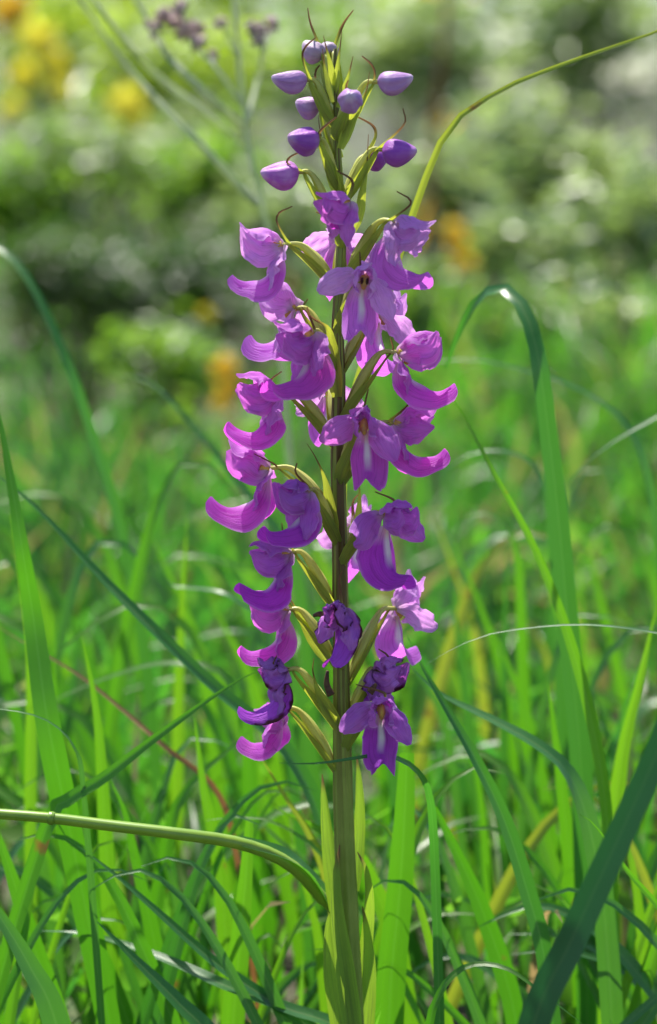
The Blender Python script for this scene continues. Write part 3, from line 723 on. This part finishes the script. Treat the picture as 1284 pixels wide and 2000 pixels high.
# ------------------------------------------------------------------ the orchid
STEM = [(655, 95), (656, 180), (660, 300), (667, 420), (666, 520), (660, 640), (662, 760), (660, 880), (662, 1000), (664, 1120), (666, 1250), (668, 1400), (671, 1550), (676, 1700), (683, 1850), (690, 2000)]
SR = [3, 6, 8, 10, 12, 13, 14, 14.5, 15, 17, 19, 20, 20, 20, 21, 22]
sw = [np.array(P(a, b, 0.0)) for a, b in STEM]
foot = np.array([sw[-1][0] + .004, .006, -.006])
orchid = empty('orchid', foot, 'tall flowering orchid with a spike of purple flowers and closed buds', 'orchid')
V, F, U = tube(sw + [foot], [r * PX for r in SR] + [23 * PX], 120, 42, 7, .12, 1.8, .012, 3)
mk('stem', V, F, M['stem'], orchid, U, pivot=foot)
def stem_at(v):
    ys_ = [b for a, b in STEM]
    return np.array(P(float(np.interp(v, ys_, [a for a, b in STEM])), v, 0.0)), float(np.interp(v, ys_, SR)) * PX

def basis(az, pitch=0, roll=0):
    az = math.radians(az); p = math.radians(pitch); r = math.radians(roll)
    Fw = np.array([math.sin(az), -math.cos(az), 0]); Sd = np.array([math.cos(az), math.sin(az), 0]); Up = np.array([0, 0, 1.0])
    Fw, Up = Fw * math.cos(p) + Up * math.sin(p), Up * math.cos(p) - Fw * math.sin(p)
    Sd, Up = Sd * math.cos(r) + Up * math.sin(r), Up * math.cos(r) - Sd * math.sin(r)
    return Fw, Sd, Up

def ovary_bract(origin, az, sv, fat=1.0, blen=1.0, btip=1.0, bside=0.0, seed=0, has_bract=True, arrive=None):
    r = np.random.default_rng(seed)
    a, sr = stem_at(sv)
    out = np.array(origin) - a; out_h = np.array([out[0], out[1], 0]); L = np.linalg.norm(out)
    oh = out_h / (np.linalg.norm(out_h) + 1e-9)
    start = a + oh * sr * .75
    m1 = start + oh * np.linalg.norm(out_h) * .22 + np.array([0, 0, L * .30])
    m2 = start + oh * np.linalg.norm(out_h) * .60 + np.array([0, 0, max(out[2], 0) * .88 + L * .06])
    V, F, U = tube([start, m1, m2, np.array(origin)], [4.5 * PX, 7 * PX * fat, 9.5 * PX * fat, 9.5 * PX * fat, 7.5 * PX * fat, 4.5 * PX, 4 * PX], 22, 18, 6, .16, 1.6, .0, seed)
    ov = mk('ovary', V, F, M['ovary'], orchid, U, pivot=start)
    if has_bract:
        sd = np.cross(oh, [0, 0, 1.0]) * bside * 12 * PX
        dn = np.array([0, 0, -9 * PX])
        b0 = a + oh * sr * .9 + dn * 1.6
        b1 = m1 + oh * 14 * PX + dn * 1.4 + sd
        b2 = m2 + oh * 13 * PX + dn * 1.4 + sd
        end = np.array(origin) + sd
        tipdir = nrm(end - m2) * .4 + np.array([0, 0, .75]) + r.normal(size=3) * .35
        b3 = b2 + (end - b2) * .55 * blen + np.array([0, 0, 6 * PX])
        b4 = b3 + tipdir * 38 * PX * btip
        b5 = b4 + (np.array([r.normal() * .5 - oh[0] * .5, -.2, .55])) * 40 * PX * btip
        V, F, U = sheet([b0, b1, b2, b3, b4, b5], [12 * PX, 16 * PX, 13 * PX, 7 * PX, 3.6 * PX, 2.6 * PX, 1.3 * PX], np.array([oh[0] * .75, oh[1] * .75, -.62]), -1.15, 0, 26, 9, .02, seed)
        mk('bract', V, F, M['bract'], orchid, U, pivot=b0)

def flower(ox, oy, az, sv, k=1.0, droop=0, sdroop=(0.4, 0.4), style='', roll=0, pitch=0, depth=None, seed=0, hood=0.0, wilt=False, ovary=True, lipk=1.0, label=None,
           petals=True, fat=1.0, hoodk=1.0, bside=0.0, blen=1.0, btip=1.0, has_bract=True, lipw=1.0, curl=0.0):
    r = np.random.default_rng(seed)
    if depth is None: depth = -math.cos(math.radians(az)) * 0.017
    O = np.array(P(ox, oy, depth))
    Fw, Sd, Up = basis(az, pitch, roll); q = PX * k
    def L(f, s, u): return O + (Fw * f + Sd * s + Up * u) * q
    def D(f, s, u): return Fw * f + Sd * s + Up * u
    if ovary: ovary_bract(O, az, sv, fat, blen, btip, bside, seed, has_bract)
    sfx = '_wilt' if wilt else style
    pm, lm = M['petal' + sfx], M['lip' + sfx]
    rf = .24 if wilt else .13
    j = lambda s=3.0: r.normal() * s
    hk = hoodk * r.uniform(1.02, 1.16); hood = hood + j(4); rf = rf * r.uniform(.8, 1.5); lipk = lipk * r.uniform(.92, 1.04)
    # dorsal sepal: the hood that the rest of the flower hangs from
    ch, sh = math.cos(math.radians(hood)), math.sin(math.radians(hood))
    def H(f, s, u): return L((f * ch - u * sh) * hk, s, (u * ch + f * sh) * hk)
    V, F, U = sheet([H(-2, 0, 2), H(12, j(), 16), H(36, j(), 27 + j()), H(60, j(), 26 + j()), H(74, j(5), 32 + j(6))], [x * q for x in (5, 18, 26, 23, 13, 3)],
                    D(.2, 0, 1), -.75, 0, 22, 15, rf, seed)
    fl = mk('flower', V, F, pm, orchid, U, pivot=O)
    if label: fl['label'] = label
    if petals:
        for sg in (-1, 1):
            V, F, U = sheet([H(2, sg * 5, -3), H(16, sg * 15, -6 + j()), H(36, sg * (20 + j()), -8 + j(4)), H(56, sg * (17 + j()), 0 + j(5)), H(72, sg * (17 + j(6)), 14 + j(8))],
                            [x * q for x in (4, 21, 33, 29, 15, 3)], D(.1, sg * 1.0, .30), -.38, 0, 20, 13, rf * 1.2, seed * 3 + sg)
            mk('petal', V, F, pm, fl, U, pivot=O)
    for sg, sdv in zip((-1, 1), sdroop):
        a = math.radians(12 + 75 * sdv); cx, cz = math.cos(a), -math.sin(a)
        pts = [L(0, sg * 4, -2), L(6 + j(), sg * (10 + 20 * cx), 4 + 18 * cz), L(14 + 10 * sdv + j(), sg * (12 + 44 * cx), 2 + 46 * cz), L(14 + 14 * sdv + j(), sg * (12 + 66 * cx) , 72 * cz + j()), L(18 + 12 * sdv + j(5), sg * (12 + 78 * cx), 84 * cz + j(6))]
        V, F, U = sheet(pts, [x * q for x in (4, 17, 26, 26, 20, 5)], D(1.0, sg * .35, .35), -.30, 0, 20, 13, rf, seed * 5 + sg, twist=sg * (-.35 + r.normal() * .25))
        mk('lateral_sepal', V, F, pm, fl, U, pivot=O)
    # lip
    dr = math.radians(-droop); cd_, sd_ = math.cos(dr), math.sin(dr)
    def LP(f, u, s=0.0):
        f *= lipk; u *= lipk
        return L(10 + f * cd_ - u * sd_, s, -14 + u * cd_ + f * sd_)
    cx = [(0, -4), (13, -28), (29, -46), (48, -57), (68, -58), (86, -50), (99, -37 + curl)]
    bow = r.uniform(-.7, .5); cx = [(a + j(1.5), b + j(1.5) - bow * 9 * math.sin(math.pi * i_ / 6)) for i_, (a, b) in enumerate(cx)]
    tang = np.gradient(np.array(cx), axis=0)
    nn = [D(*(lambda a, b: (-(b * cd_ + a * sd_) * 1.0, 0, (a * cd_ - b * sd_)))(a, b)) for a, b in tang]
    nn = np.array([(-(n_)) if np.dot(n_, D(.6, 0, .8)) < 0 else n_ for n_ in nn])
    V, F, U = sheet([LP(f, u, j(1.5)) for f, u in cx], [x * q * lipw * lipk for x in (10, 21, 32, 38, 37, 31, 25, 24, 21)], nn, -.30, -1.0, 22, 13, rf * .6, seed * 7, rfreq=1.3)
    nu, nv = 22, 13
    # blunt rounded tip with a shallow notch
    for iu in range(nu - 4, nu):
        e = (iu - (nu - 5)) / 4
        for jv in range(nv):
            v_ = -1 + 2 * jv / (nv - 1)
            c_ = V[iu * nv + nv // 2]
            V[iu * nv + jv] = c_ + (V[iu * nv + jv] - c_) * (1 - .22 * e ** 2) - (V[iu * nv + nv // 2] - V[(iu - 1) * nv + nv // 2]) * e * (.9 * v_ ** 4 + (.25 if abs(v_) < .1 else 0))
    mk('lip', V, F, lm, fl, U, pivot=L(10, 0, -14))
    V, F, U = tube([L(2, 0, 2), L(14, 0, -4), L(20, 0, -14), L(16, 0, -22)], [x * q for x in (6, 8.5, 7.5, 4)], 10, 10, 3, .15, .6, .02, seed)
    co = mk('column', V, F, M['dead'] if wilt else M['column'], fl, U, pivot=O)
    return fl, L

def spots(fl, L, k):
    for s in (-5, 5):
        V, F, U = tube([L(24, s, -2), L(27, s, -7), L(25, s, -13)], [2 * PX * k, 3.4 * PX * k, 1.8 * PX * k], 6, 8); mk('pollen_spot', V, F, M['spot'], fl, U, pivot=L(24, s, -2))

fl, L = flower(682, 392, -52, 470, .92, droop=20, sdroop=(.85, .9), hood=-14, seed=1, lipk=.4, label='half-open topmost flower', depth=-.014, fat=.8)
flower(664, 462, 178, 560, 1.0, droop=40, sdroop=(.25, .25), style='_pale', seed=2, hood=10, depth=.014, ovary=True)
flower(772, 432, 52, 552, 1.0, droop=30, sdroop=(.75, .6), style='_pale', seed=3, hood=-12)
flower(553, 478, -82, 562, 1.0, droop=6, sdroop=(.95, .8), style='_pale', seed=4, hood=4)
fl, L = flower(712, 540, 2, 640, 1.0, droop=34, sdroop=(.12, .55), style='_pale', seed=5, hood=12, roll=-6, lipk=.98, hoodk=.62); spots(fl, L, 1.0)
flower(580, 602, -118, 700, 1.0, droop=4, sdroop=(.7, .85), seed=6, hood=18, style='_pale', depth=.006)
flower(612, 648, -50, 730, 1.05, droop=16, sdroop=(.95, .75), seed=7, hood=-12, depth=-.013, lipk=1.12)
flower(738, 612, 142, 720, 1.0, droop=30, sdroop=(.35, .7), style='_pale', seed=8, hood=12, depth=.012)
flower(776, 688, 84, 810, 1.02, droop=2, sdroop=(.85, .9), seed=9, hood=8, depth=-.004)
flower(546, 765, -80, 862, 1.0, droop=4, sdroop=(.8, .95), seed=10, hood=6)
flower(640, 760, 172, 850, .95, droop=40, sdroop=(.3, .4), style='_pale', seed=11, hood=14, depth=.016)
flower(712, 822, -6, 930, 1.05, droop=36, sdroop=(.15, .6), seed=12, hood=8, roll=4, hoodk=.6, style='')
flower(768, 826, 92, 935, .98, droop=2, sdroop=(.9, .85), seed=13, hood=8, depth=.004)
flower(528, 914, -98, 1015, 1.05, droop=2, sdroop=(.75, .85), seed=14, hood=14)
flower(604, 958, -58, 1050, 1.0, droop=8, sdroop=(.9, .85), seed=15, hood=-8, style='_deep', depth=-.013, hoodk=.85)
flower(694, 1028, 168, 1085, 1.0, droop=34, sdroop=(.45, .2), style='_pale', seed=16, hood=12, depth=.015)
flower(754, 1004, 34, 1090, 1.05, droop=32, sdroop=(.25, .35), seed=17, hood=0, style='_deep', lipk=1.1)
flower(568, 1078, -80, 1180, 1.0, droop=4, sdroop=(.8, .95), seed=18, hood=-4, style='_deep')
flower(564, 1190, -86, 1290, 1.02, droop=14, sdroop=(.8, .9), seed=19, hood=2, depth=.004)
flower(668, 1186, -26, 1290, .92, droop=34, sdroop=(.7, .8), seed=20, hood=-10, wilt=True, hoodk=.65, depth=-.016, lipw=.8, label='wilting dark flower with a brown throat')
flower(772, 1188, 148, 1330, 1.02, droop=26, sdroop=(.15, .7), style='_pale', seed=21, hood=16, depth=.012)
flower(560, 1308, -74, 1410, .95, droop=12, sdroop=(.95, .9), seed=22, hood=6, wilt=True, hoodk=.75, lipw=.8, label='wilting flower with brown edges')
flower(552, 1384, -112, 1500, .95, droop=10, sdroop=(.7, .9), seed=23, hood=-30, depth=.006, hoodk=.7)
flower(730, 1306, 62, 1400, .95, droop=40, sdroop=(.8, .8), seed=24, hood=-2, wilt=True, lipw=.5, hoodk=.9, depth=.0, label='withered flower with a shrivelled lip')
flower(744, 1378, 4, 1450, .98, droop=38, sdroop=(.25, .6), seed=25, hood=4, style='_deep', hoodk=.65)

def bud(ox, oy, az, pitch, sv, length, rad, mat, depth=None, seed=0, blen=1.0, btip=1.0, ovary=True, bside=0.0, fat=.85):
    if depth is None: depth = -math.cos(math.radians(az)) * .014
    O = np.array(P(ox, oy, depth)); Fw, Sd, Up = basis(az, pitch)
    if ovary: ovary_bract(O, az, sv, fat, blen, btip, bside, seed)
    r = np.random.default_rng(seed + 900)
    n = 20; t = np.linspace(0, 1, n); prof = np.interp(t, [0, .05, .12, .22, .35, .5, .65, .8, .9, .96, 1], [.2, .5, .75, .93, 1, .97, .82, .60, .42, .3, .12])
    nv = 24; V = []; U = []; ph = r.uniform(0, 6.28)
    for i in range(n):
        ax = O + (Fw * (t[i] * length) + Up * (-.10 * length * math.sin(math.pi * t[i]) + .05 * length * t[i])) * PX
        for j in range(nv):
            a = 6.2832 * j / nv
            seam = 1 - .17 * max(0, math.cos(3 * a + ph + .8 * t[i])) ** 6 + .03 * math.cos(6 * a + ph)
            rr = rad * PX * prof[i] * seam
            V.append(ax + (Sd * math.cos(a) + Up * math.sin(a) * 1.02) * rr); U.append((t[i], j / nv))
    F = grid_faces(n, nv, True); F.append(tuple(range(nv - 1, -1, -1))); F.append(tuple(range((n - 1) * nv, n * nv)))
    mk('bud', V, F, M[mat], orchid, np.array(U), pivot=O)

bud(630, 110, -120, 30, 190, 50, 22, 'bud_grey', .004, 31, 1.1, 1.4)
bud(652, 104, -150, 20, 185, 44, 20, 'bud_grey', .008, 32, 1.1, 1.5)
bud(600, 156, -84, 0, 240, 68, 23, 'bud_lilac', None, 33, 1.0, 1.3)
bud(624, 212, -100, 12, 300, 48, 22, 'bud_lilac', .008, 34, 1.0, 1.0)
bud(685, 196, -2, 6, 262, 52, 24, 'bud_lilac', -.012, 35, .7, .6)
bud(738, 160, 84, 4, 262, 68, 23, 'bud_lilac', None, 36, 1.0, 1.0)
bud(620, 272, -58, 0, 365, 64, 27, 'bud_purple', -.010, 37, .9, 1.2)
bud(748, 292, 76, -6, 390, 66, 27, 'bud_purple', None, 38, 1.0, 1.4)
bud(722, 306, 120, -8, 395, 40, 24, 'bud_purple', .010, 39, 1.0, 1.5)
bud(584, 336, -78, -4, 440, 74, 27, 'bud_pink', None, 40, 1.0, 1.0)
# tip bracts
for i, (a, b, c, e, f, g_) in enumerate([(652, 190, 660, 130, 668, 62), (654, 170, 644, 120, 632, 70), (660, 210, 680, 150, 690, 110), (650, 200, 636, 140, 630, 95)]):
    V, F, U = sheet([np.array(P(a, b, -.002 * i)), np.array(P(c, e, -.004)), np.array(P(f, g_, -.003))], [4 * PX, 7 * PX, 4 * PX, 1.5 * PX, .6 * PX], (.2 * (i - 1), -1, .1), .3, 0, 16, 7, .03, 70 + i)
    mk('bract', V, F, M['bract'], orchid, U, pivot=V[0])
# brown withered remnants on the stem
for pts in ([(640, 1310), (638, 1335), (646, 1358)], [(612, 1203), (625, 1200), (640, 1206)], [(735, 1335), (728, 1345), (722, 1352)]):
    w_ = [np.array(P(a, b, -.010)) for a, b in pts]
    V, F, U = tube(w_, [.0006, .0012, .0016], 10, 8, 3, .2); mk('withered_scrap', V, F, M['dead'], orchid, U, pivot=w_[0])
# clasping stem leaves below the flowers
for i, (pts, wd, nn, tw, lb) in enumerate([
     ([(672, 1830, .004), (657, 1740, .005), (646, 1650, .006), (637, 1570, .006), (630, 1512, .006)], 13, (-.4, -1, 0), .25, None),
     ([(690, 1740, .006), (698, 1640, .008), (700, 1550, .008), (697, 1475, .009)], 10, (.4, -1, 0), -.2, None),
     ([(697, 2080, -.0050), (690, 1990, -.0052), (677, 1890, -.0055), (662, 1790, -.0055), (658, 1720, -.005), (664, 1650, -.0045)], 15, (-.25, -1, .1), .2, None),
     ([(694, 1960, .004), (708, 1880, .005), (716, 1800, .004), (718, 1740, .001), (712, 1695, -.004), (698, 1664, -.006)], 12, (.5, -1, 0), -.4, None),
     ([(680, 2080, .003), (664, 1980, .003), (650, 1890, .003), (646, 1810, .002), (655, 1760, 0)], 15, (-.4, -1, 0), .3, None),
     ([(700, 2100, .004), (712, 1990, .004), (718, 1900, .004), (716, 1830, .003), (708, 1770, .001)], 14, (.4, -1, 0), -.3, None)]):
    w_ = [np.array(P(*p)) for p in pts]
    V, F, U = sheet(w_, [x * wd * PX * 1.35 for x in (.8, 1.0, 1.05, 1.0, .9, .72, .45, .06)], nn, .55 if i < 2 else .4, 0, 28, 9, .02, 80 + i, twist=tw)
    mk('stem_leaf', V, F, M['sheath'], orchid, U, pivot=w_[0])
# bracts clasping the front and sides of the flower spike
for i, (pts, wd, nn) in enumerate([
     ([(660, 775, -.003), (652, 715, -.0045), (648, 670, -.005), (640, 640, -.006), (612, 622, -.009), (590, 600, -.012)], 17, (-.3, -1, .1)),
     ([(664, 385, -.002), (650, 335, -.004), (636, 295, -.005), (626, 255, -.005), (622, 225, -.005)], 13, (-.5, -1, .1)),
     ([(664, 290, -.002), (682, 240, -.004), (700, 205, -.005), (716, 175, -.004), (722, 140, -.004)], 12, (.4, -1, .1)),
     ([(658, 1045, -.003), (648, 985, -.004), (636, 935, -.004), (618, 895, -.005), (600, 866, -.006)], 13, (-.5, -1, .1)),
     ([(690, 1070, .002), (697, 1020, .003), (702, 970, .003), (700, 935, .003), (696, 905, .003)], 9, (.3, -1, 0)),
     ([(664, 1420, -.003), (640, 1375, -.005), (622, 1345, -.006), (612, 1310, -.007), (614, 1285, -.008)], 16, (-.5, -1, .2)),
     ([(640, 1290, .004), (600, 1225, .005), (570, 1175, .006), (545, 1145, .006)], 13, (-.5, -1, .2)),
     ([(684, 460, .001), (700, 420, 0), (706, 380, -.002), (716, 330, -.003), (720, 262, -.003)], 10, (.5, -1, .1))]):
    w_ = [np.array(P(*p)) for p in pts]
    V, F, U = sheet(w_, [x * wd * PX for x in (.55, .95, 1.0, .8, .45, .16, .1, .05)], nn, .5, 0, 26, 9, .03, 130 + i, twist=.3 if i % 2 else -.3)
    mk('bract', V, F, M['bract'], orchid, U, pivot=w_[0])
